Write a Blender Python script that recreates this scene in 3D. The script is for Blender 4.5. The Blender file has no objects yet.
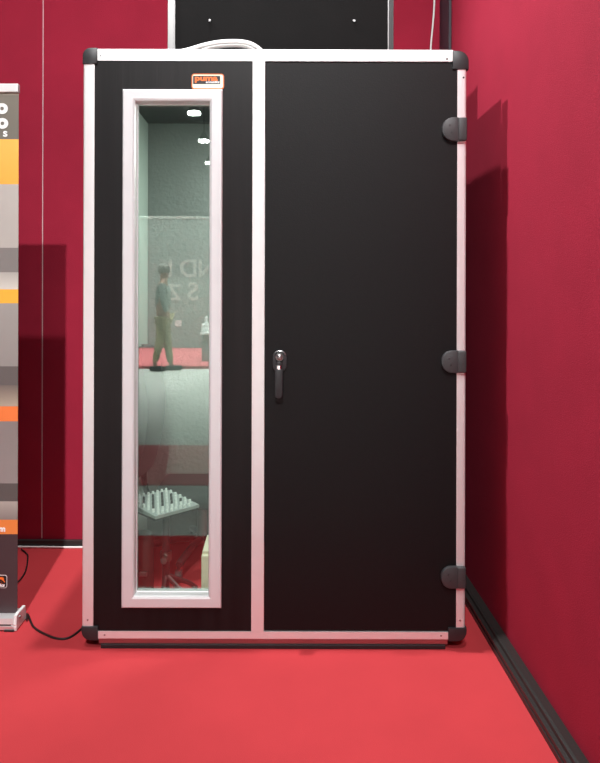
import bpy, bmesh, math, random
from mathutils import Vector, Matrix, Quaternion
random.seed(7)
C = bpy.context.scene.collection
PI = math.pi
def R(d): return d*PI/180
EYE = 1.342; F = 700.0; VX, VY = 280.0, 290.0
def P(px, py, y):                      # a point at depth y seen at a pixel of the photo
    return Vector(((px-VX)/F*y, y, EYE-(py-VY)/F*y))
def GX(px, y): return (px-VX)/F*y
def GZ(py, y): return EYE-(py-VY)/F*y

# ------------------------------------------------------------------ materials
def mat(name, col, rough=.6, metal=0, bump=0, bscale=60, var=0, vscale=8, coat=0, spec=.5, stretch=None, bdist=.002, sheen=0):
    m = bpy.data.materials.new(name); m.use_nodes = True
    nt = m.node_tree; b = nt.nodes['Principled BSDF']
    b.inputs['Base Color'].default_value = (*col, 1); b.inputs['Roughness'].default_value = rough
    b.inputs['Metallic'].default_value = metal; b.inputs['Specular IOR Level'].default_value = spec
    b.inputs['Coat Weight'].default_value = coat; b.inputs['Sheen Weight'].default_value = sheen
    tc = nt.nodes.new('ShaderNodeTexCoord'); mp = nt.nodes.new('ShaderNodeMapping')
    nt.links.new(tc.outputs['Object'], mp.inputs['Vector'])
    if stretch: mp.inputs['Scale'].default_value = stretch
    if var:
        n = nt.nodes.new('ShaderNodeTexNoise'); n.inputs['Scale'].default_value = vscale; n.inputs['Detail'].default_value = 6
        nt.links.new(mp.outputs['Vector'], n.inputs['Vector'])
        r = nt.nodes.new('ShaderNodeValToRGB')
        r.color_ramp.elements[0].position = .3; r.color_ramp.elements[1].position = .7
        r.color_ramp.elements[0].color = (*[c*(1-var) for c in col], 1)
        r.color_ramp.elements[1].color = (*[min(1, c*(1+var)) for c in col], 1)
        nt.links.new(n.outputs['Fac'], r.inputs['Fac']); nt.links.new(r.outputs['Color'], b.inputs['Base Color'])
    if bump:
        n2 = nt.nodes.new('ShaderNodeTexNoise'); n2.inputs['Scale'].default_value = bscale; n2.inputs['Detail'].default_value = 4
        nt.links.new(mp.outputs['Vector'], n2.inputs['Vector'])
        bp = nt.nodes.new('ShaderNodeBump'); bp.inputs['Strength'].default_value = bump; bp.inputs['Distance'].default_value = bdist
        nt.links.new(n2.outputs['Fac'], bp.inputs['Height']); nt.links.new(bp.outputs['Normal'], b.inputs['Normal'])
    return m
def emis(name, col, s):
    m = bpy.data.materials.new(name); m.use_nodes = True
    b = m.node_tree.nodes['Principled BSDF']; b.inputs['Base Color'].default_value = (*col, 1)
    b.inputs['Emission Color'].default_value = (*col, 1); b.inputs['Emission Strength'].default_value = s
    return m
def glass_mat():
    m = bpy.data.materials.new('green_glass'); m.use_nodes = True; nt = m.node_tree
    nt.nodes.clear(); o = nt.nodes.new('ShaderNodeOutputMaterial'); mx = nt.nodes.new('ShaderNodeMixShader')
    t = nt.nodes.new('ShaderNodeBsdfTransparent'); t.inputs['Color'].default_value = (.87, .93, .89, 1)
    g = nt.nodes.new('ShaderNodeBsdfGlossy'); g.inputs['Roughness'].default_value = .012; g.inputs['Color'].default_value = (.92, 1, .955, 1)
    mx.inputs['Fac'].default_value = .11
    nt.links.new(t.outputs[0], mx.inputs[1]); nt.links.new(g.outputs[0], mx.inputs[2]); nt.links.new(mx.outputs[0], o.inputs['Surface'])
    return m
M = dict(
  redwall=mat('red_wall_fabric', (.33, .0145, .039), .85, bump=.5, bscale=260, var=.06, vscale=5, spec=.2),
  carpet=mat('red_carpet', (.53, .050, .058), .95, bump=.6, bscale=420, var=.05, vscale=3, spec=.1),
  white_seam=mat('white_seam', (.62, .42, .45), .6),
  alu=mat('brushed_aluminium', (.80, .78, .78), .42, .55, bump=.12, bscale=90, stretch=(1, 1, .03)),
  alu_h=mat('brushed_aluminium_rail', (.80, .78, .78), .42, .55, bump=.12, bscale=90, stretch=(.03, 1, 1)),
  pvc=mat('silver_window_frame', (.66, .65, .66), .4, .25, bump=.05),
  blackwood=mat('black_grained_board', (.0055, .0042, .0046), .42, bump=.28, bscale=60, var=.35, vscale=30, stretch=(1, 1, .04), spec=.25),
  doorblack=mat('black_board', (.0045, .0038, .0042), .5, bump=.2, bscale=220, var=.15, vscale=60, spec=.22),
  caseblack=mat('black_case_board', (.0035, .003, .003), .7, bump=.2, bscale=120, var=.2, spec=.12),
  blackplastic=mat('black_plastic', (.018, .018, .020), .45, bump=.1, bscale=200),
  hinge=mat('dark_grey_plastic', (.035, .034, .036), .5, bump=.2, bscale=300),
  chrome=mat('chrome', (.8, .8, .8), .15, 1),
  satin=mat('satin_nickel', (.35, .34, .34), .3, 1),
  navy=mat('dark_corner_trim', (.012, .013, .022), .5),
  baseb=mat('black_skirting', (.022, .021, .020), .45, bump=.2, bscale=80),
  whitecable=mat('white_cable', (.85, .84, .82), .5),
  blackcable=mat('black_cable', (.012, .010, .010), .5),
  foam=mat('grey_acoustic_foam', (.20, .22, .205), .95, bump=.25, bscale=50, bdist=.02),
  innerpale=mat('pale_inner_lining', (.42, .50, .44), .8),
  cream=mat('cream_card', (.85, .86, .68), .6),
  white=mat('white_plastic', (.85, .85, .84), .4),
  mixer=mat('mixer_grey', (.42, .45, .44), .4, .2),
  knob_dark=mat('knob_dark', (.03, .03, .035), .4),
  chairfab=mat('dark_chair_fabric', (.018, .022, .021), .85, bump=.5, bscale=200),
  glass=glass_mat(),
  hallfloor=mat('grey_hall_floor', (.46, .47, .44), .6, var=.06, vscale=1.5),
  runner=mat('red_runner', (.46, .11, .12), .95, bump=.4, bscale=300),
  hallwall=mat('grey_green_wall', (.30, .37, .345), .8, var=.1, vscale=.8),
  farwall=mat('pale_hall_wall', (.75, .82, .80), .8),
  hallceil=mat('dark_hall_ceiling', (.035, .045, .075), .9),
  letter=mat('pale_letter', (.55, .62, .58), .7),
  khaki=mat('khaki_cloth', (.34, .29, .16), .9), darkcloth=mat('dark_cloth', (.27, .31, .29), .9),
  skin=mat('skin', (.45, .26, .19), .6), hair=mat('dark_hair', (.20, .19, .17), .7), shoe=mat('dark_shoe', (.02, .02, .022), .5),
  lampglow=emis('lamp_glow', (1, 1, .98), 30),
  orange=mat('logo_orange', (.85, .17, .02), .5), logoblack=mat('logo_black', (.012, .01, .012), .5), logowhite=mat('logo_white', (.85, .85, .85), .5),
)

# ------------------------------------------------------------------ builders
def new(): return bmesh.new()
def box(bm, x0, x1, y0, y1, z0, z1, bev=0, seg=2):
    r = bmesh.ops.create_cube(bm, size=1)
    for v in r['verts']:
        v.co = Vector(((x0+x1)/2+v.co.x*(x1-x0), (y0+y1)/2+v.co.y*(y1-y0), (z0+z1)/2+v.co.z*(z1-z0)))
    if bev:
        es = list({e for v in r['verts'] for e in v.link_edges})
        bmesh.ops.bevel(bm, geom=es, offset=bev, segments=seg, profile=.5, affect='EDGES')
    return bm
def cyl(bm, p, axis, r, h, r2=None, seg=24, bev=0):
    r2 = r if r2 is None else r2
    res = bmesh.ops.create_cone(bm, cap_ends=True, segments=seg, radius1=r, radius2=r2, depth=h)
    q = Vector((0, 0, 1)).rotation_difference(Vector(axis).normalized())
    for v in res['verts']: v.co = q @ (v.co+Vector((0, 0, h/2)))+Vector(p)
    return bm
def sphere(bm, p, r, sc=(1, 1, 1), u=20, v=12):
    res = bmesh.ops.create_uvsphere(bm, u_segments=u, v_segments=v, radius=r)
    for w in res['verts']: w.co = Vector((w.co.x*sc[0], w.co.y*sc[1], w.co.z*sc[2]))+Vector(p)
    return bm
def prism(bm, pts, a, b, axis='y', bev=0):
    """outline pts (2D) extruded between a and b along axis"""
    def mk(u, v, w):
        return {'x': (w, u, v), 'y': (u, w, v), 'z': (u, v, w)}[axis]
    A = [bm.verts.new(mk(u, v, a)) for u, v in pts]; B = [bm.verts.new(mk(u, v, b)) for u, v in pts]
    n = len(pts); fs = [bm.faces.new(A), bm.faces.new(B[::-1])]
    for i in range(n): fs.append(bm.faces.new((A[i], B[i], B[(i+1) % n], A[(i+1) % n])))
    bmesh.ops.recalc_face_normals(bm, faces=fs)
    if bev:
        es = list(fs[0].edges)+list(fs[1].edges)
        bmesh.ops.bevel(bm, geom=es, offset=bev, segments=2, profile=.5, affect='EDGES')
    return bm
def smooth_path(pts, n=8):
    pts = [Vector(p) for p in pts]; out = []
    for i in range(len(pts)-1):
        p0 = pts[max(i-1, 0)]; p1 = pts[i]; p2 = pts[i+1]; p3 = pts[min(i+2, len(pts)-1)]
        for k in range(n):
            t = k/n
            out.append(.5*((2*p1)+(-p0+p2)*t+(2*p0-5*p1+4*p2-p3)*t*t+(-p0+3*p1-3*p2+p3)*t**3))
    out.append(pts[-1]); return out
def tube(bm, pts, r, seg=10, n=8, smooth=True):
    pts = smooth_path(pts, n) if smooth else [Vector(p) for p in pts]
    rings = []; up = None
    for i, p in enumerate(pts):
        d = (pts[min(i+1, len(pts)-1)]-pts[max(i-1, 0)]).normalized()
        if up is None: up = d.orthogonal().normalized()
        up = (up-d*up.dot(d)).normalized(); s = d.cross(up)
        rings.append([bm.verts.new(p+(up*math.cos(2*PI*k/seg)+s*math.sin(2*PI*k/seg))*r) for k in range(seg)])
    for a, b in zip(rings, rings[1:]):
        for k in range(seg): bm.faces.new((a[k], a[(k+1) % seg], b[(k+1) % seg], b[k]))
    bm.faces.new(rings[0][::-1]); bm.faces.new(rings[-1]); return bm
def rrect(x0, x1, z0, z1, r, seg=6, corners=(1, 1, 1, 1)):
    """rounded rectangle outline, corners: bl, br, tr, tl"""
    out = []
    for (cx, cz, a, on) in ((x0, z0, PI, corners[0]), (x1, z0, 1.5*PI, corners[1]), (x1, z1, 0, corners[2]), (x0, z1, .5*PI, corners[3])):
        if not on: out.append((cx, cz)); continue
        ix = cx+r if cx == x0 else cx-r; iz = cz+r if cz == z0 else cz-r
        for k in range(seg+1):
            t = a+k/seg*PI/2; out.append((ix+r*math.cos(t), iz+r*math.sin(t)))
    return out
def obj(name, bm, m, parent=None, smooth=False, label=None):
    me = bpy.data.meshes.new(name); bmesh.ops.recalc_face_normals(bm, faces=bm.faces[:]); bm.to_mesh(me); bm.free()
    me.materials.append(m if not isinstance(m, str) else M[m])
    if smooth:
        for p in me.polygons: p.use_smooth = True
        me.set_sharp_from_angle(angle=R(40))
    o = bpy.data.objects.new(name, me); C.objects.link(o)
    if parent is not None:
        o.parent = parent; me.transform(Matrix.Translation(-origin(parent)))
    if label: o['label'] = label
    return o
def origin(o):
    v = Vector((0, 0, 0))
    while o is not None: v += o.location; o = o.parent
    return v
def thing(name, label, cat, loc=(0, 0, 0), group=None):
    o = bpy.data.objects.new(name, None); C.objects.link(o); o.location = loc; o.empty_display_size = .1
    return tag(o, label, cat, group)
def tag(o, label, cat, group=None, kind=None):
    o['label'] = label; o['category'] = cat
    if group: o['group'] = group
    if kind: o['kind'] = kind
    return o
def center(o):                         # puts the origin of a one-mesh thing at the base of its mesh
    vs = [v.co for v in o.data.vertices]
    c = Vector(((min(v.x for v in vs)+max(v.x for v in vs))/2, (min(v.y for v in vs)+max(v.y for v in vs))/2, min(v.z for v in vs)))
    o.data.transform(Matrix.Translation(-c)); o.location = c; return o
def struct(name, bm, m): o = obj(name, bm, m); o['kind'] = 'structure'; return o
def text(name, s, size, loc, rot, m, parent=None, align='LEFT', depth=.0006, shear=0, sx=1, bold=0, label=None):
    cu = bpy.data.curves.new(name, 'FONT'); cu.body = s; cu.size = size; cu.align_x = align; cu.extrude = depth; cu.shear = shear; cu.offset = bold
    t = bpy.data.objects.new(name+'_tmp', cu); C.objects.link(t)
    dg = bpy.context.evaluated_depsgraph_get(); me = bpy.data.meshes.new_from_object(t.evaluated_get(dg)); bpy.data.objects.remove(t)
    me.name = name
    me.transform(Matrix.Translation(Vector(loc)) @ rot.to_4x4() @ Matrix.Diagonal((sx, 1, 1, 1)))
    me.materials.clear(); me.materials.append(M[m]); o = bpy.data.objects.new(name, me); C.objects.link(o)
    if parent is not None: o.parent = parent; me.transform(Matrix.Translation(-origin(parent)))
    if label: o['label'] = label
    return o
ROT_F = Matrix.Rotation(PI/2, 3, 'X')                       # text facing the camera (-Y)
ROT_B = Matrix.Rotation(PI, 3, 'Z') @ Matrix.Rotation(PI/2, 3, 'X')   # text facing +Y

# ------------------------------------------------------------------ camera
cam = bpy.data.cameras.new('camera'); co = bpy.data.objects.new('camera', cam); C.objects.link(co)
co.location = (0, 0, EYE); co.rotation_euler = (Matrix.Rotation(PI/2, 3, 'X') @ Matrix.Rotation(R(.15), 3, 'Z')).to_euler()
cam.sensor_fit = 'HORIZONTAL'; cam.sensor_width = 36; cam.lens = 36*F/600
cam.shift_x = (300-VX)/600; cam.shift_y = -(381.5-VY)/600; cam.clip_start = .02; cam.clip_end = 100
bpy.context.scene.camera = co

# ------------------------------------------------------------------ setting
WY = 3.662; WX = .845
b = new(); box(b, -3.2, WX+.10, 1.46, WY+.1, -.05, 0); struct('floor', b, 'carpet')
b = new(); box(b, -12, 12, -22, 1.46, -.06, -.004); struct('floor', b, 'hallfloor')
b = new(); box(b, -3.2, WX+.1, WY, WY+.08, 0, 3.1); struct('wall_back', b, 'redwall')
b = new(); box(b, WX, WX+.08, 1.46, WY, 0, 3.1); struct('wall_right', b, 'redwall')
b = new(); x = GX(42.6, WY); box(b, x-.0022, x+.0022, WY-.003, WY+.001, .04, 3.1); struct('trim_1', b, 'white_seam')
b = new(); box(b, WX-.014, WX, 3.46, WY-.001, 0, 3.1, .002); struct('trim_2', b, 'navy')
# skirting on the right wall: trunking with a grooved top
prof = [(WX, 0), (WX-.05, 0), (WX-.05, .018), (WX-.045, .021), (WX-.045, .025), (WX-.050, .028), (WX-.050, .040), (WX-.038, .043), (WX-.036, .054), (WX-.028, .058), (WX, .058)]
b = new(); prism(b, prof, 1.46, 3.46, 'y', 0)
struct('baseboard_right', b, 'baseb')
b = new(); box(b, -3.2, WX-.05, WY-.02, WY, 0, .036, .003); struct('baseboard_back', b, 'baseb')
# the hall behind the camera, seen mirrored in the booth window
b = new(); box(b, -12, 12, -22, 12, 10.5, 10.6); struct('ceiling', b, 'hallceil')
b = new(); box(b, -12, 12, -22.1, -22, 0, 10.5); struct('wall_far', b, 'farwall')
b = new(); box(b, -9, 3, -.75, .47, -.004, .003); tag(center(obj('carpet_runner', b, 'runner')), 'red carpet strip across the grey hall floor, mirrored in the booth window', 'carpet')
b = new(); box(b, -9, 1, -10.3, -6.6, -.004, .05, .01); st = center(obj('platform', b, 'runner')); tag(st, 'dull red low platform below the NDI lettering, mirrored in the booth window', 'platform')

# ------------------------------------------------------------------ the booth
FY = 2.61                                # its front plane
BX0, BX1 = GX(82.6, FY), GX(467.6, FY)
ZT, ZB = GZ(49.3, FY), .024
BD = 3.585                                # its back plane
pt = .055                                # panel thickness
booth = thing('acoustic_booth', 'tall black soundproof booth with silver frame, narrow window and wide door', 'booth', ((BX0+BX1)/2, (FY+BD)/2, 0))
X = lambda px: GX(px, FY)
Z = lambda py: GZ(py, FY)
PX0, PX1, PX2, PX3 = X(94), X(252.3), X(264.5), X(457.3)     # panel edges
ZP0, ZP1 = Z(632), Z(61.5)
PF = FY+.004                             # panel face, a little behind the frame lips
# fixed left panel with a hole for the window
WX0, WX1, WZ0, WZ1 = X(130), X(216), Z(600), Z(97)
b = new()
for (x0, x1, z0, z1) in ((PX0-.01, WX0, ZP0-.01, ZP1+.01), (WX1, PX1+.01, ZP0-.01, ZP1+.01), (WX0, WX1, ZP0-.01, WZ0), (WX0, WX1, WZ1, ZP1+.01)):
    box(b, x0, x1, PF, PF+pt, z0, z1)
obj('front_panel', b, 'blackwood', booth)
# door leaf
b = new(); box(b, PX2+.0015, PX3+.001, PF-.001, PF+pt, ZP0+.004, ZP1-.004, .002); door = obj('door', b, 'doorblack', booth)
# stiles
def stile(x0, x1, y0, y1, z0, z1, rl, rr, name='stile'):
    pts = []
    def arc(cx, cy, r, a0, a1): return [(cx+r*math.cos(a0+(a1-a0)*k/6), cy+r*math.sin(a0+(a1-a0)*k/6)) for k in range(7)]
    pts += arc(x0+rl, y0+rl, rl, PI, 1.5*PI) if rl else [(x0, y0)]
    pts += arc(x1-rr, y0+rr, rr, 1.5*PI, 2*PI) if rr else [(x1, y0)]
    pts += [(x1, y1), (x0, y1)]
    bb = new(); prism(bb, pts, z0, z1, 'z'); return obj(name, bb, 'alu', booth, smooth=True)
s1 = stile(X(82.8), X(94), FY, FY+.05, Z(627), Z(64), .006, 0)
s2 = stile(X(457.0), X(466.2), FY, FY+.05, Z(627.5), Z(68), 0, .009)
s3 = stile(X(252), X(264.6), FY, FY+.03, Z(632), Z(61), .0015, .0015, 'mullion')
# rails
def rail(x0, x1, z0, z1, up):
    bb = new()
    r = .006; pts = []
    if up:
        pts = [(FY, z0)]+[(FY+r-r*math.cos(t*PI/12), z1-r+r*math.sin(t*PI/12)) for t in range(7)]+[(FY+.05, z1), (FY+.05, z0)]
    else:                                # bright lip over a recessed web
        pts = [(FY, z1), (FY, Z(638.8)), (FY+.002, Z(639.4)), (FY+.018, Z(639.8)), (FY+.020, Z(640.4)), (FY+.05, Z(640.4)), (FY+.05, z1)]
    prism(bb, pts, x0, x1, 'x'); return obj('top_rail' if up else 'bottom_rail', bb, 'alu_h', booth, smooth=True)
r1 = rail(X(93.5), X(452.5), Z(61), ZT+.001, True)
r2 = rail(X(98.6), X(449.5), Z(645.3), Z(631.8), False)
b = new(); box(b, X(98.9), X(449.2), FY+.012, FY+.045, Z(645.6), Z(640.3)-.0005, .001); obj('plinth', b, 'satin', booth, label='darker recessed strip below the bottom rail')  # darker metal than the rail, putting shade under the lip into its colour
# side, roof and back edge extrusions
for (x0, x1) in ((X(82.8), X(94)), (X(457), X(467))):
    b = new(); box(b, x0, x1, BD-.05, BD, Z(627), Z(64), .006); obj('stile', b, 'alu', booth)
for (x0, x1) in ((BX0, BX0+.045), (BX1-.045, BX1)):
    for (z0, z1) in ((Z(645), Z(633)), (Z(61), ZT)):
        b = new(); box(b, x0+.002, x1-.002, FY+.065, BD-.065, z0, z1, .006); obj('side_rail', b, 'alu', booth)
b = new(); box(b, X(98), X(450), BD-.05, BD, Z(645), Z(633), .004); obj('back_rail', b, 'alu_h', booth)
b = new(); box(b, X(98), X(450), BD-.05, BD, Z(61), ZT, .004); obj('back_rail', b, 'alu_h', booth)
for (x0, x1) in ((X(84), X(84)+pt), (X(466)-pt, X(466))):
    b = new(); box(b, x0, x1, FY+.061, BD-.051, Z(633), Z(61)); obj('side_panel', b, 'blackwood', booth)
b = new(); box(b, X(94), X(457), FY+.061, BD-.051, Z(61)-.01, ZT-.006); obj('roof_panel', b, 'blackwood', booth)
b = new(); box(b, X(94), X(457), BD-.05-.001, BD-.012, Z(633), Z(61)); obj('back_panel', b, 'blackwood', booth)
b = new(); box(b, X(94), X(457), FY+.062, BD-.052, Z(645), Z(633)+.01); obj('floor_panel', b, 'doorblack', booth)
# corner caps: rounded black plastic balls at the frame's corners
def cap(cx, cz, w, h, sx, sz, y0, y1, r=.036):
    x0, x1 = sorted((cx, cx+sx*w)); z0, z1 = sorted((cz, cz+sz*h))
    on = [0, 0, 0, 0]; on[{(1, 1): 0, (-1, 1): 1, (-1, -1): 2, (1, -1): 3}[(sx, sz)]] = 1
    bb = new(); prism(bb, rrect(x0, x1, z0, z1, r, 8, on), y0, y1, 'y', .004); return obj('corner_cap', bb, 'blackplastic', booth, smooth=True)
for (y0, y1) in ((FY-.006, FY+.055), (BD-.055, BD+.004)):
    cap(X(82.4), Z(640.5), X(99)-X(82.4), Z(626.6)-Z(640.5), 1, 1, y0, y1)
    cap(X(467.4), Z(640.5), X(467.4)-X(449), Z(627)-Z(640.5), -1, 1, y0, y1)
    cap(X(82.2), Z(48.5), X(97)-X(82.2), Z(48.5)-Z(64.5), 1, -1, y0, y1, .03)
    cap(X(468), Z(50.5), X(468)-X(452), Z(50.5)-Z(69), -1, -1, y0, y1, .04)
# screws on the frame
for (px, py, par) in ((446.5, 58.5, r1), (100, 56, r1), (463, 77, s2), (461, 620, s2), (88.5, 620.5, s1), (105.5, 635.5, r2), (442, 635.3, r2)):
    b = new(); cyl(b, P(px, py, FY)+Vector((0, .001, 0)), (0, -1, 0), .0042, .0025, .0030, 14); obj('screw', b, 'satin' if py > 100 or px < 200 else 'hinge', par, smooth=True)
# added black skids, standing in for the shadow gap under the booth
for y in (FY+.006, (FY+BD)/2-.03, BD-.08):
    b = new(); box(b, X(101), X(447), y, y+.06, 0, Z(645.6)-.0005, .002); obj('shade_skid', b, 'logoblack', booth)
# window frame: mitred profile, glass set back, inner lining
fo = (X(122.9), X(222.2), Z(607), Z(90.5)); fi = (X(135.6), X(209.3), Z(595), Z(102.5))
def ringframe(bm, layers):
    loops = [[bm.verts.new((x, y, z)) for (x, z) in ((a[0], a[2]), (a[1], a[2]), (a[1], a[3]), (a[0], a[3]))] for (a, y) in layers]
    for A, B in zip(loops, loops[1:]+loops[:1]):
        for k in range(4): bm.faces.new((A[k], A[(k+1) % 4], B[(k+1) % 4], B[k]))
def inset(a, d): return (a[0]+d, a[1]-d, a[2]+d, a[3]-d)
b = new(); ringframe(b, [(fo, PF), (fo, FY-.010), (inset(fo, .004), FY-.014), (inset(fi, -.010), FY-.014), (inset(fi, -.003), FY-.011), (fi, FY-.004), (fi, PF+.050), (inset(fo, .027), PF+.050), (inset(fo, .027), PF)])
wf = obj('window_frame', b, 'pvc', booth)
for (p, q) in (((fo[0], fo[3]), (fi[0], fi[3])), ((fo[1], fo[3]), (fi[1], fi[3])), ((fo[0], fo[2]), (fi[0], fi[2])), ((fo[1], fo[2]), (fi[1], fi[2]))):
    pass
b = new(); box(b, fi[0]-.004, fi[1]+.004, FY+.028, FY+.034, fi[2]-.004, fi[3]+.004); obj('window_pane', b, 'glass', wf, label='clear green-tinted glass pane')
b = new(); g = .003
ringframe(b, [(fi, FY+.025), (inset(fi, g), FY+.0265), (inset(fi, g), FY+.0275), (fi, FY+.0275)]); obj('gasket', b, 'pvc', wf)
# inner lining of the booth
LZ0, LZ1 = Z(630), Z(66)
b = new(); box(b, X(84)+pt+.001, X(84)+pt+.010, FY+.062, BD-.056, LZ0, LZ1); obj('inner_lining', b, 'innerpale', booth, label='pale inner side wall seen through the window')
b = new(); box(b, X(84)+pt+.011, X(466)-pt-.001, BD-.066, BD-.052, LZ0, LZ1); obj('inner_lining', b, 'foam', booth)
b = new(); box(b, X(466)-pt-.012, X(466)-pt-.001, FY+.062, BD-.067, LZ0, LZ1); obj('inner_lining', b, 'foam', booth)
b = new(); box(b, X(84)+pt+.011, X(466)-pt-.013, FY+.064, BD-.067, LZ0-.008, LZ0); ifl = obj('inner_floor', b, 'carpet', booth, label='dark red carpet inside the booth')
# hinges on the door
for (pa, pb) in ((117.6, 141.2), (349.8, 372.2), (564.8, 586.8)):
    z0, z1 = Z(pb), Z(pa); h = (z1-z0)
    xr = X(465.6); xl = X(441.2)
    pts = rrect(xl, X(457.5), z0, z1, h*.46, 10, (1, 0, 0, 1))
    b = new(); prism(b, pts, FY-.016, FY+.0025, 'y', .004); hg = obj('hinge', b, 'hinge', door, smooth=True)
    b = new(); box(b, X(457), xr, FY-.019, FY+.000, z0+.001, z1-.001, .005, 3); 
    obj('hinge_knuckle', b, 'hinge', booth, smooth=True)
    for dz in (.25, -.22):
        b = new(); cyl(b, (X(449.5-dz*4), FY-.0155, (z0+z1)/2+dz*h*.6), (0, -1, 0), .0045, .0015, .0035, 12); obj('hinge_screw', b, 'blackplastic', booth)
# handle
b = new(); hx = X(279.8)
prism(b, rrect(X(272.6), X(287), Z(372), Z(350.2), .0262, 10), FY-.008, FY+.0025, 'y', .003); obj('handle_plate', b, 'blackplastic', door, smooth=True)
b = new(); cz = Z(356.6)
tube(b, [(hx+.024*math.cos(t), FY-.009, cz+.022*math.sin(t)) for t in [R(15+15*k) for k in range(11)]], .0026, 8, 2); obj('handle_rim', b, 'satin', door, smooth=True, label='shiny arc rim above the lever')
b = new(); cyl(b, (hx, FY-.006, cz), (0, -1, 0), .016, .020, .013, 24); sphere(b, (hx, FY-.025, cz), .012, (1, .6, 1)); obj('handle_lock', b, 'satin', door, smooth=True)
b = new(); cyl(b, (hx-.003, FY-.022, Z(368.5)), (.0, 0, 1), .0115, .014, .0115, 20); obj('handle_collar', b, 'chrome', door, smooth=True, label='chrome collar of the handle')
b = new()
prism(b, rrect(hx-.0175, hx+.0125, Z(397.5), Z(367.6), .0125, 6), FY-.034, FY-.012, 'y', .006)
box(b, hx-.010, hx+.006, FY-.030, FY+.002, Z(367.8), Z(361), .003); obj('handle_lever', b, 'blackplastic', door, smooth=True)

# the maker's plate, kept as it reads
def logo(x0, x1, z0, z1, y, parent, rim, deep=.002, frame=None, small=False):
    b = new(); prism(b, rrect(x0, x1, z0, z1, (z1-z0)*.22, 6), y-deep, y, 'y'); pl = obj('plate_rim' if not frame else frame, b, rim, parent)
    return pl
x0, x1, z0, z1 = X(191), X(223.4), Z(89.2), Z(73.8)
b = new(); prism(b, rrect(x0, x1, z0, z1, .010, 6), PF-.0025, PF, 'y'); plate = obj('name_plate', b, 'orange', booth, label='small orange-rimmed plate with puma acoustics lettering')
b = new(); prism(b, rrect(x0+.0035, x1-.0035, z0+.0035, z1-.0035, .008, 6), PF-.0032, PF-.002, 'y'); obj('plate_face', b, 'cream', plate)
bx0, bx1, bz0, bz1 = X(192.5), X(219.6), Z(84.2), Z(76)
b = new(); prism(b, rrect(bx0, bx1, bz0, bz1, .002, 3), PF-.0038, PF-.003, 'y'); obj('plate_label', b, 'logoblack', plate)
text('plate_lettering', 'puma', .0290, (bx0+.006, PF-.0045, bz0+.0125), ROT_F, 'orange', plate, sx=1.34, bold=.0012)
text('plate_lettering', 'acoustics', .0125, (bx1-.003, PF-.0045, bz0+.0035), ROT_F, 'logowhite', plate, align='RIGHT', shear=.25, bold=.0004, sx=1.1)

# ------------------------------------------------------------------ inside the booth
IZ = LZ0
# task chair seen in profile, its back to the left wall
ch = thing('office_chair', 'dark office chair with curved back inside the booth, behind the window', 'chair', (-.44, 3.16, IZ))
def curved_back():
    bm = new(); rows = []
    y0, y1 = 2.93, 3.40
    for i in range(15):
        z = .52+i*.040; t = i/14
        half = .235*(1-.25*t**3)*(min(1, (1-t)*5+.55)); bow = .05*math.sin(PI*t)
        rows.append([( -.615+bow+.03*((j/10-.5)*2)**2*-1, 3.165+half*(j/10-.5)*2, z) for j in range(11)])
    fr = [[bm.verts.new((x+.022, y, z)) for x, y, z in r] for r in rows]; bk = [[bm.verts.new((x-.022, y, z)) for x, y, z in r] for r in rows]
    n, m = len(rows), 11
    for i in range(n-1):
        for j in range(m-1):
            bm.faces.new((fr[i][j], fr[i][j+1], fr[i+1][j+1], fr[i+1][j])); bm.faces.new((bk[i][j], bk[i+1][j], bk[i+1][j+1], bk[i][j+1]))
    for i in range(n-1):
        for j in (0, m-1): bm.faces.new((fr[i][j], fr[i+1][j], bk[i+1][j], bk[i][j]))
    for j in range(m-1):
        for i in (0, n-1): bm.faces.new((fr[i][j], fr[i][j+1], bk[i][j+1], bk[i][j]))
    return bm
obj('backrest', curved_back(), 'chairfab', ch, smooth=True)
b = new(); box(b, -.57, -.14, 2.95, 3.38, .375, .435, .028, 4); obj('seat', b, 'chairfab', ch, smooth=True)
b = new(); tube(b, [(-.45, 3.165, .39), (-.60, 3.165, .385), (-.632, 3.165, .47), (-.615, 3.165, .60)], .014, 10); obj('back_stem', b, 'blackplastic', ch, smooth=True)
b = new(); cyl(b, (-.36, 3.165, IZ+.09), (0, 0, 1), .026, .375-IZ-.09, .022, 20); obj('gas_column', b, 'satin', ch, smooth=True)
for k in range(5):
    a = R(36+72*k); d = Vector((math.cos(a), math.sin(a), 0)); c0 = Vector((-.36, 3.165, 0))
    b = new(); tube(b, [c0+Vector((0, 0, IZ+.115)), c0+d*.12+Vector((0, 0, IZ+.105)), c0+d*.245+Vector((0, 0, IZ+.075))], .016, 10); leg = obj('leg', b, 'blackplastic', ch, smooth=True)
    w = c0+d*.245; b = new(); cyl(b, (w.x-.014, w.y, IZ+.028), (1, 0, 0), .027, .028, .027, 18); cyl(b, (w.x, w.y, IZ+.03), (0, 0, 1), .008, .05, .008, 10); obj('castor', b, 'blackplastic', leg, smooth=True)
ch.location.y += .10
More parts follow.
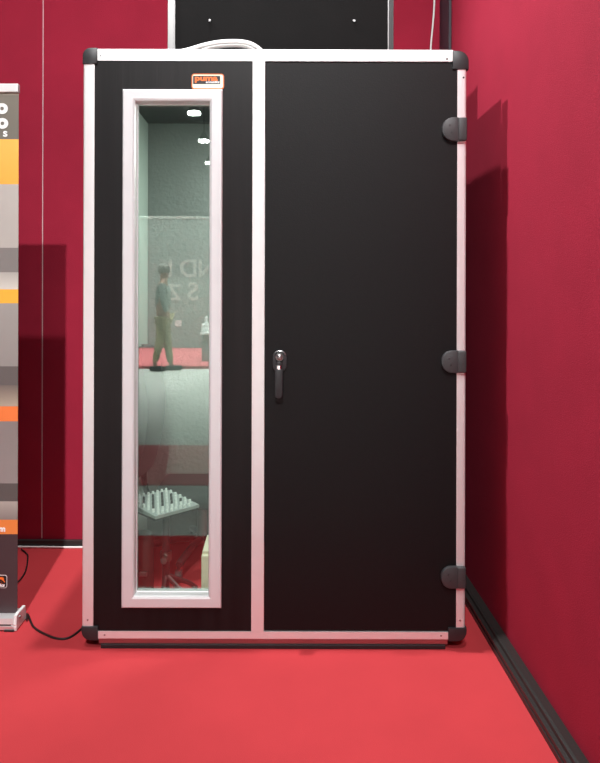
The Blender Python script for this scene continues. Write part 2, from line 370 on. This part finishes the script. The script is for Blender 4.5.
# mixing desk on a small table in front of the chair
my = 2.86
mx = thing('audio_mixer', 'small grey audio mixer with rows of knobs behind the booth window', 'mixer', (-.46, my, 0.40))
cA = Vector((-.482, my, .466)); yaw = R(45); pit = R(1); rl = R(0)
MR = Matrix.Rotation(yaw, 3, 'Z') @ Matrix.Rotation(pit, 3, 'X')
def mxf(bm):
    for v in bm.verts: v.co = MR @ v.co + cA
    return bm
hw, hl = .108, .112
b = new(); prism(b, [(-hl, -.010), (hl, -.010), (hl, .014), (hl*.6, .014), (-hl, .002)], -hw, hw, 'x', .002); mxf(b); body = obj('mixer_body', b, 'mixer', mx)
for i in range(9):
    for j in range(6):
        u = -hw+.018+i*(2*hw-.036)/8; v = -hl+.040+j*.033
        z = .002+(min(v, hl*.6)+hl)/(1.6*hl)*.012
        b = new(); cyl(b, (u, v, z-.002), (0, 0, 1), .0056, .015, .0045, 12); mxf(b); obj('knob', b, 'white' if (j in (5, 0) or i in (0, 8) or (i+j) % 2) else 'knob_dark', mx, smooth=True)
for i in range(8):
    u = -hw+.022+i*(2*hw-.044)/8
    b = new(); box(b, u-.004, u+.004, -hl+.008, -hl+.018, .001, .012, .001); mxf(b); obj('fader', b, 'white', mx)
# its stand
st = thing('mixer_stand', 'small dark stand carrying the audio mixer inside the booth', 'stand', (-.46, my, IZ))
b = new(); prism(b, [(-.10, -.012), (.10, -.012), (.10, -.022), (-.10, -.022)], -.10, .10, 'x'); mxf(b); obj('tray', b, 'hinge', st)
b = new(); tube(b, [(-.465, my+.01, .44), (-.465, my+.01, .28), (-.465, my+.01, IZ+.03)], .016, 12, 4); obj('pole', b, 'blackplastic', st, smooth=True)
b = new(); cyl(b, (-.465, my+.01, .235), (0, 0, 1), .024, .035, .024, 16); cyl(b, (-.465, my-.01, .25), (0, -1, 0), .011, .035, .013, 14); obj('clamp_knob', b, 'satin', st, smooth=True)
for a in (35, 270, 325):
    d = Vector((math.cos(R(a)), math.sin(R(a)), 0)); c0 = Vector((-.465, my+.01, 0))
    d *= min(1, .11/max(abs(d.x), .01)/1.0) if d.x < 0 else 1
    b = new(); tube(b, [c0+Vector((0, 0, IZ+.10)), c0+d*.10+Vector((0, 0, IZ+.045)), c0+d*.14+Vector((0, 0, IZ+.012))], .010, 8, 4); obj('leg', b, 'blackplastic', st, smooth=True)
# black bag of cables hanging from the stand
bg = thing('equipment_bag', 'black equipment bag with a silver buckle under the audio mixer', 'bag', (-.575, 2.83, IZ))
b = new(); box(b, -.655, -.512, 2.76, 2.90, IZ+.001, .36, .04, 4); obj('bag_body', b, 'chairfab', bg, smooth=True)
b = new(); tube(b, [(-.63, 2.755, .30), (-.60, 2.735, .22), (-.575, 2.74, .16), (-.55, 2.755, .24)], .008, 8); obj('strap', b, 'blackplastic', bg, smooth=True)
b = new(); box(b, -.550, -.520, 2.745, 2.757, .215, .235, .003); obj('buckle', b, 'satin', bg)
# headphones hung at the mixer's left
hp = thing('headphones', 'black headphones beside the left end of the audio mixer', 'headphones', (-.6, 2.80, .40))
b = new(); tube(b, [(-.632, 2.77, .50), (-.634, 2.77, .55), (-.612, 2.77, .585), (-.592, 2.77, .55), (-.594, 2.77, .50)], .006, 8, 6); obj('headband', b, 'blackplastic', hp, smooth=True)
for x in (-.631, -.605):
    b = new(); cyl(b, (x-.006, 2.77, .49), (1, 0, 0), .033, .020, .030, 20); obj('ear_cup', b, 'blackplastic', hp, smooth=True)
    
# cream carton in the window's corner
b = new(); cx0 = GX(201.8, 2.70); box(b, cx0, cx0+.20, 2.70, 2.90, IZ, GZ(555.5, 2.70), .006, 3)
box(b, cx0+.004, cx0+.19, 2.71, 2.89, GZ(555.5, 2.70)-.001, GZ(552.5, 2.70)); tag(center(obj('carton', b, 'cream')), 'cream carton on the booth floor at the lower right corner of the window', 'carton')

# ------------------------------------------------------------------ black case on the roof
RZ = ZT
cy0, cy1 = 2.95, 3.42
kx0, kx1 = GX(167, cy0), GX(393, cy0); kz0, kz1 = RZ+.02, 2.60
case = thing('flight_case', 'large black case with thin silver edges standing on the booth roof', 'case', ((kx0+kx1)/2, (cy0+cy1)/2, RZ))
b = new(); box(b, kx0+.002, kx1-.002, cy0+.003, cy1, kz0, kz1, .002); obj('body', b, 'caseblack', case)
for (px0, px1) in ((167, 173.3), (388, 393)):
    b = new(); box(b, GX(px0, cy0), GX(px1, cy0), cy0, cy0+.02, kz0, kz1, .001)
    obj('edge_strip', b, 'satin' if px0 < 200 else 'blackplastic', case)  # left strip lit, right strip black: shade put into its colour
for px in (173.9, 387.6):
    b = new(); box(b, GX(px-.5, cy0), GX(px+.5, cy0), cy0-.002, cy0+.004, kz0, kz1); obj('edge_bead', b, 'satin' , case)
for px in (209, 353.5):
    b = new(); cyl(b, P(px, 20.5, cy0)+Vector((0, .004, 0)), (0, -1, 0), .007, .007, .005, 14); obj('bolt', b, 'satin', case, smooth=True)
for x in (kx0+.06, kx1-.06):
    for y in (cy0+.07, cy1-.07):
        b = new(); cyl(b, (x, y, RZ-.005), (0, 0, 1), .02, .027, .02, 16); obj('foot', b, 'blackplastic', case, smooth=True)
# white cable looped on the roof, and the one hanging down behind
yy = 2.70; b = new()
tube(b, [P(180, 52, yy), P(190, 49.5, yy), P(203, 45.6, yy), P(220, 42.3, yy), P(238, 41.8, yy), P(250, 44, yy), P(259, 49.5, yy), P(262, 54, yy)], .0085, 12)
tube(b, [P(196, 53, yy+.02), P(212, 47.6, yy+.02), P(228, 45.6, yy+.02), P(244, 46.4, yy+.02), P(256, 52, yy+.02)], .0075, 12)
for v in b.verts: v.co.z = max(v.co.z, RZ-.004)
tag(center(obj('white_cable', b, 'whitecable', smooth=True)), 'white cable arched in a loop on top of the booth roof', 'cable')
b = new(); tube(b, [P(434.2, -60, WY-.02), P(433.6, 0, WY-.02), P(432, 26, WY-.02), P(430, 50, WY-.02), P(429, 90, WY-.02), (P(429, 90, WY-.02).x, WY-.02, 1.2)], .0045, 10)
tag(center(obj('hanging_cable', b, 'whitecable', smooth=True)), 'thin white cable hanging down the red back wall right of the black case', 'cable')
b = new(); tube(b, [(-2.3, WY-.030, .0055), (-1.6, WY-.032, .0055), (-1.3, WY-.030, .0055), (-1.1, WY-.034, .0055), (-.9, WY-.03, .0055), (-.5, WY-.03, .0055)], .0055, 10)
tag(center(obj('floor_cable', b, 'whitecable', smooth=True)), 'white cable lying on the carpet along the foot of the back wall', 'cable')

# ------------------------------------------------------------------ roll-up banner
BY = 2.79
bxr = GX(18.3, BY); bxl = bxr-.85
ban = thing('rollup_banner', 'tall roll-up banner with orange and grey bands at the left edge', 'banner', ((bxl+bxr)/2, BY, 0))
def band_mat():
    m = bpy.data.materials.new('banner_print'); m.use_nodes = True; nt = m.node_tree; bs = nt.nodes['Principled BSDF']; bs.inputs['Roughness'].default_value = .55
    tc = nt.nodes.new('ShaderNodeTexCoord'); sp = nt.nodes.new('ShaderNodeSeparateXYZ'); nt.links.new(tc.outputs['Object'], sp.inputs[0])
    mr = nt.nodes.new('ShaderNodeMapRange'); mr.inputs['From Min'].default_value = GZ(620, BY); mr.inputs['From Max'].default_value = GZ(90, BY)
    nt.links.new(sp.outputs['Z'], mr.inputs['Value'])
    cur = None
    segs = [(620, 534.8, (.055, .032, .036), None), (534.8, 520.3, (.80, .24, .05), None), (520.3, 502, (.24, .21, .19), (.42, .38, .34)), (502, 484, (.10, .085, .08), None),
            (484, 422, (.28, .24, .23), (.24, .20, .19)), (422, 407, (.85, .20, .045), None), (407, 386, (.42, .34, .26), (.16, .125, .11)), (386, 367, (.12, .10, .095), None),
            (367, 304, (.28, .25, .235), (.33, .30, .28)), (304, 290, (.88, .42, .04), None), (290, 273, (.62, .58, .52), (.40, .37, .34)), (273, 248.5, (.20, .18, .17), None),
            (248.5, 185, (.42, .38, .35), (.44, .40, .37)), (185, 140, (.88, .38, .05), (.88, .44, .08)), (140, 96, (.15, .135, .11), (.17, .15, .12)), (96, 90, (.3, .27, .22), None)]
    f = lambda py: (GZ(py, BY)-GZ(620, BY))/(GZ(90, BY)-GZ(620, BY))
    # chain of bands: each mixes over the previous by a comparison on height
    for (a, c, c0, c1) in segs:
        rp = nt.nodes.new('ShaderNodeMapRange'); rp.inputs['From Min'].default_value = f(a); rp.inputs['From Max'].default_value = f(c); nt.links.new(mr.outputs[0], rp.inputs['Value'])
        mxn = nt.nodes.new('ShaderNodeMix'); mxn.data_type = 'RGBA'; nt.links.new(rp.outputs[0], mxn.inputs['Factor'])
        mxn.inputs['A'].default_value = (*c0, 1); mxn.inputs['B'].default_value = (*(c1 or c0), 1)
        if cur is None: cur = mxn.outputs['Result']; continue
        gt = nt.nodes.new('ShaderNodeMath'); gt.operation = 'GREATER_THAN'; gt.inputs[1].default_value = f(a); nt.links.new(mr.outputs[0], gt.inputs[0])
        mm = nt.nodes.new('ShaderNodeMix'); mm.data_type = 'RGBA'; nt.links.new(gt.outputs[0], mm.inputs['Factor']); nt.links.new(cur, mm.inputs['A']); nt.links.new(mxn.outputs['Result'], mm.inputs['B']); cur = mm.outputs['Result']
    nt.links.new(cur, bs.inputs['Base Color']); return m
b = new(); box(b, bxl, bxr, BY-.001, BY+.001, GZ(616, BY), GZ(92, BY)); sheet = obj('printed_sheet', b, band_mat(), ban)
b = new(); box(b, bxl-.003, bxr+.001, BY-.012, BY+.012, GZ(93.5, BY), GZ(85, BY), .003); obj('top_bar', b, 'alu_h', ban)
for x in (bxl+.425,):
    b = new(); cyl(b, (x, BY+.03, .05), (0, 0, 1), .010, GZ(88, BY)-.05, .009, 12); obj('support_pole', b, 'satin', ban, smooth=True)
bz = GZ(613.5, BY)
pr = [(BY-.045, .006), (BY-.048, .020), (BY-.046, .026), (BY-.049, .030), (BY-.045, .050), (BY-.020, bz), (BY+.05, bz-.004), (BY+.06, .03), (BY+.06, .006)]
b = new(); prism(b, pr, bxl-.01, bxr+.001, 'x', 0); base = obj('cassette', b, 'alu_h', ban)
b = new(); prism(b, [(y, z-.003) if z < bz-.01 else (y, z+.012) for y, z in pr], bxr+.001, bxr+.014, 'x', .003); obj('end_cap', b, 'white', ban)
b = new(); cyl(b, (bxr+.014, BY-.015, .045), (1, 0, 0), .007, .006, .005, 12); obj('end_screw', b, 'satin', ban)
b = new(); box(b, bxl+.02, bxr-.008, BY-.0500, BY-.046, .0255, .0285); obj('groove', b, 'blackplastic', ban)
for px in (-60, 14.5):
    b = new(); box(b, GX(px, BY)-.02, GX(px, BY)+.02, BY-.05, BY+.10, 0, .007, .002); obj('foot', b, 'blackplastic', ban)
def btext(s, pxr, pyb, hpx, m, bold=.003, sx=1.0, shear=0, hf=.72):
    size = hpx/F*BY/hf
    return text('lettering', s, size, (GX(pxr, BY), BY-.0022, GZ(pyb, BY)), ROT_F, m, sheet, align='RIGHT', bold=bold, sx=sx, shear=shear, depth=.0008)
btext('o', 7.2, 113.6, 10, 'logowhite', .004, 1.05, 0, .54)
btext('o', 7.6, 128.4, 10, 'logowhite', .004, 1.05, 0, .54)
btext('s', 7.4, 137.2, 6, 'logowhite', .001, 1.1, 0, .54)
btext('m', 6.2, 532, 4.2, 'logowhite', .0015, 1.1, 0, .54)
lx1, lz0, lz1 = GX(8.0, BY), GZ(588.6, BY), GZ(575.5, BY); lx0 = lx1-(lz1-lz0)*3.0
b = new(); prism(b, rrect(lx0, lx1, lz0, lz1, .009, 6), BY-.0020, BY-.0008, 'y'); obj('logo_rim', b, 'logowhite', sheet)
b = new(); prism(b, rrect(lx0+.0018, lx1-.0018, lz0+.0018, lz1-.0018, .008, 6), BY-.0026, BY-.0018, 'y'); obj('logo_field', b, 'logoblack', sheet)
text('logo_lettering', 'puma', .044, (lx1-.010, BY-.0034, lz0+.022), ROT_F, 'orange', sheet, align='RIGHT', sx=1.3, bold=.0022)
text('logo_lettering', 'acoustics', .018, (lx1-.010, BY-.0034, lz0+.0062), ROT_F, 'logowhite', sheet, align='RIGHT', sx=1.05, bold=.0008, shear=.25)
# black cables on the carpet
def G(px, py): y = F*EYE/(py-VY); return Vector(((px-VX)/F*y, y, .0045))
b = new(); a0 = G(27, 617); tube(b, [Vector((bxr+.026, BY+.03, .012)), Vector((a0.x+.008, a0.y, .006)), G(34, 628), G(44, 635), G(57, 640), G(68, 640), G(77, 635), G(85, 628), G(92, 622)], .0042, 8)
for v in b.verts: v.co.z = max(v.co.z, .0006)
tag(center(obj('power_cable', b, 'blackcable', smooth=True)), 'black cable curving over the red carpet from banner foot to booth corner', 'cable')
b = new(); p = P(25.5, 546, WY-.05)
tube(b, [(G(24, 549).x, 3.60, .006), G(28, 556), G(28.2, 563), G(26.5, 572), G(22, 580), G(14, 588)], .0038, 8)
for v in b.verts: v.co.z = max(v.co.z, .0006)
tag(center(obj('thin_cable', b, 'blackcable', smooth=True)), 'short black cable on the carpet running from back wall behind the banner', 'cable')

# ------------------------------------------------------------------ the hall seen mirrored in the window
MY = 2*(FY+.028)                          # mirror: real y = MY - virtual depth
def V(px, py, D): return Vector(((px-VX)/F*D, MY-D, EYE-(py-VY)/F*D))
# opposite stand wall with its lettering
wy = MY-15.6
sw = thing('exhibition_partition', 'grey-green partition with pale NDI lettering, mirrored in the booth window', 'partition', (-2.5, wy, 0))
b = new(); box(b, -6, .5, wy-.12, wy, 0, V(0, 218, 15.6).z); obj('partition_board', b, 'hallwall', sw)
b = new(); box(b, -6, .5, wy-.13, wy+.02, V(0, 219, 15.6).z, V(0, 216.5, 15.6).z); obj('top_edge', b, 'letter', sw)
for (s, px, py, h) in (('I', 170, 277, 18), ('D', 188.5, 277, 18), ('N', 207, 277, 18), ('Z', 174, 300, 16), ('S', 193, 300, 18)):
    v = V(px, py, 15.6); text('wall_letter', s, h/F*15.6/.72, (v.x, wy+.006, v.z), ROT_B, 'letter', sw, align='CENTER', depth=.004, bold=.01)
b = new(); v = V(178.5, 326, 15.6); box(b, v.x-.07, v.x+.07, wy, wy+.02, v.z-.01, v.z+.12); obj('notice', b, 'white', sw)
# counter with a white box on it
D = 12.6; c0 = V(200, 334, D)
ct = thing('display_counter', 'grey display counter with white top, mirrored at right of the booth window', 'counter', (c0.x+.6, c0.y-.3, .05))
b = new(); box(b, c0.x, c0.x+1.2, c0.y-.6, c0.y, c0.z-.02, c0.z+.02, .004); obj('counter_top', b, 'white', ct)
b = new(); box(b, c0.x+.03, c0.x+1.17, c0.y-.57, c0.y-.03, .05, c0.z-.02); obj('counter_body', b, 'hallwall', ct)
b = new(); box(b, c0.x+.01, c0.x+.16, c0.y-.3, c0.y-.1, c0.z+.02, c0.z+.17, .008); box(b, c0.x+.06, c0.x+.12, c0.y-.22, c0.y-.18, c0.z+.17, c0.z+.30, .01); tag(center(obj('white_dispenser', b, 'white')), 'small white dispenser on the counter mirrored in the booth window', 'dispenser')
# person walking past
D = 11.6
def skin_mesh(name, pts, edges, m, parent, sub=2):
    me = bpy.data.meshes.new(name); me.from_pydata([p[0] for p in pts], edges, []); o = bpy.data.objects.new(name+'_tmp', me); C.objects.link(o)
    o.modifiers.new('s', 'SKIN'); me.skin_vertices[0].use_root if False else None
    if not me.skin_vertices: 
        bpy.context.view_layer.objects.active = o
    for i, p in enumerate(pts): me.skin_vertices[0].data[i].radius = (p[1], p[1]) if not isinstance(p[1], tuple) else p[1]
    me.skin_vertices[0].data[0].use_root = True
    s = o.modifiers.new('d', 'SUBSURF'); s.levels = sub; s.render_levels = sub
    dg = bpy.context.evaluated_depsgraph_get(); me2 = bpy.data.meshes.new_from_object(o.evaluated_get(dg)); me2.name = name; bpy.data.objects.remove(o)
    me2.materials.clear(); me2.materials.append(M[m]); r = bpy.data.objects.new(name, me2); C.objects.link(r)
    for p in me2.polygons: p.use_smooth = True
    if parent is not None: r.parent = parent; me2.transform(Matrix.Translation(-origin(parent)))
    return r
f0 = V(163, 371, D); bx = f0.x; by = f0.y; px_ = 1
pe = thing('person', 'walking person in khaki trousers and dark top, mirrored in the booth window', 'person', (bx, by, 0))
def q(dx, dy, z): return Vector((bx+dx, by+dy, z))
# walks along -X .. +X: front leg toward +X
SX = .55
def q(dx, dy, z): return Vector((bx+dx*SX, by+dy, z))
body = [(q(0, 0, .95), .13), (q(0, 0, 1.15), .12), (q(.01, 0, 1.36), .14), (q(.02, 0, 1.50), .055), (q(.04, 0, 1.62), .085), (q(.045, 0, 1.70), .075),
        (q(.01, -.17, 1.42), .055), (q(-.06, -.22, 1.15), .042), (q(.04, -.23, .93), .032), (q(.07, -.23, .85), .03),
        (q(.01, .17, 1.42), .055), (q(.08, .22, 1.15), .042), (q(.20, .22, .95), .032), (q(.24, .22, .88), .03),
        (q(.02, -.09, .88), .085), (q(.10, -.09, .50), .058), (q(.22, -.09, .09), .04), (q(.30, -.09, .05), .03),
        (q(-.02, .09, .88), .085), (q(-.06, .09, .50), .058), (q(-.22, .09, .13), .04), (q(-.16, .09, .05), .03)]
ed = [(0, 1), (1, 2), (2, 3), (3, 4), (4, 5), (2, 6), (6, 7), (7, 8), (8, 9), (2, 10), (10, 11), (11, 12), (12, 13), (0, 14), (14, 15), (15, 16), (16, 17), (0, 18), (18, 19), (19, 20), (20, 21)]
skin_mesh('body', body, ed, 'skin', pe)
skin_mesh('trousers', [(q(0, 0, .97), .145), (q(.02, -.09, .86), .10), (q(.10, -.09, .50), .075), (q(.21, -.09, .11), .06), (q(-.02, .09, .86), .10), (q(-.06, .09, .50), .075), (q(-.21, .09, .15), .06)],
          [(0, 1), (1, 2), (2, 3), (0, 4), (4, 5), (5, 6)], 'khaki', pe)
skin_mesh('jacket', [(q(0, 0, .99), .155), (q(0, 0, 1.16), .145), (q(.01, 0, 1.36), .16), (q(.01, 0, 1.47), .075), (q(.01, -.18, 1.41), .068), (q(-.06, -.225, 1.15), .055), (q(.03, -.232, .95), .045), (q(.01, .18, 1.41), .068), (q(.08, .225, 1.15), .055), (q(.19, .222, .97), .045)],
          [(0, 1), (1, 2), (2, 3), (2, 4), (4, 5), (5, 6), (2, 7), (7, 8), (8, 9)], 'darkcloth', pe)
b = new(); sphere(b, q(.025, 0, 1.68), .105, (1, .85, 1)); obj('hair', b, 'hair', pe, smooth=True)
for (dx, dy, z) in ((.27, -.09, .012), (-.17, .09, .012)):
    b = new(); dx *= SX; prism(b, [(bx+dx-.10, by+dy-.04), (bx+dx+.10, by+dy-.045), (bx+dx+.16, by+dy), (bx+dx+.10, by+dy+.045), (bx+dx-.10, by+dy+.04)], 0, .085, 'z', .02); obj('shoe', b, 'shoe', pe, smooth=True)
# high hall lamps
for (px, py, D) in ((193.7, 114.3, 18.4), (203.5, 142, 21.8), (209.5, 164, 25.6)):
    v = V(px, py, D)
    la = thing('ceiling_lamp', 'round white hall lamp below the dark ceiling, mirrored in the booth window', 'lamp', (v.x, v.y, v.z), 'round hall lamps mirrored in a row')
    b = new(); cyl(b, (v.x, v.y, v.z), (0, 0, 1), .17, .05, .17, 28); obj('diffuser', b, 'lampglow', la)
    b = new(); cyl(b, (v.x, v.y, v.z+.051), (0, 0, 1), .19, .22, .06, 28); obj('lamp_shade', b, 'hinge', la, smooth=True)
    b = new(); cyl(b, (v.x, v.y, v.z+.27), (0, 0, 1), .012, 10.5-v.z-.27, .012, 8); obj('stem', b, 'hinge', la)

# ------------------------------------------------------------------ lights
def spot(loc, target, power, cone=60, r=.05, col=(1, 1, 1), blend=.3):
    l = bpy.data.lights.new('spot_lamp', 'SPOT'); l.energy = power; l.spot_size = R(cone); l.spot_blend = blend; l.shadow_soft_size = r; l.color = col
    o = bpy.data.objects.new('spot_lamp', l); C.objects.link(o); o.location = loc
    o.rotation_euler = (Vector(target)-Vector(loc)).to_track_quat('-Z', 'Y').to_euler(); return o
def area(loc, target, power, sx, sy, col=(1, 1, 1)):
    l = bpy.data.lights.new('area_light', 'AREA'); l.shape = 'RECTANGLE'; l.size = sx; l.size_y = sy; l.energy = power; l.color = col
    o = bpy.data.objects.new('area_light', l); C.objects.link(o); o.location = loc
    o.rotation_euler = (Vector(target)-Vector(loc)).to_track_quat('-Z', 'Y').to_euler(); return o
spot((-.45, 2.60, 5.4), (.1, 1.9, 0), 340, 62, .05, blend=.6)        # A steep, from the left
spot((-1.95, 2.60, 5.1), (.84, 2.2, 2.1), 430, 55, .05, blend=1)       # B lower, from the left
spot((-.09, -8.0, 9.45), (-.5, 3.2, 1.75), 3300, 24, .10, blend=1)       # C far behind the camera
spot((-.60, -2.2, 8.33), (-.3, 3.0, .9), 800, 34, .08, blend=1)       # D above and behind the camera
h_ = area((-1.5, -7.5, 8.9), (-1.5, -7.5, 0), 1600, 13, 8); h_.data.spread = R(72)   # the hall's own lighting
spot((-3.5, -4.5, 7.0), (-2.8, -10.3, 2.6), 2300, 80, .3, blend=.8)       # added fill to brighten the opposite partition
area((.2, 3.1, 2.12), (-.1, 3.1, 0), 12, .3, .3)                       # added fill inside the booth, no fixture modelled
w = bpy.data.worlds.new('world'); bpy.context.scene.world = w; w.use_nodes = True
w.node_tree.nodes['Background'].inputs[0].default_value = (.80, .90, 1, 1); w.node_tree.nodes['Background'].inputs[1].default_value = .012
vs = bpy.context.scene.view_settings; vs.view_transform = 'Standard'; vs.look = 'None'; vs.gamma = 1; vs.use_curve_mapping = False; vs.exposure = .8
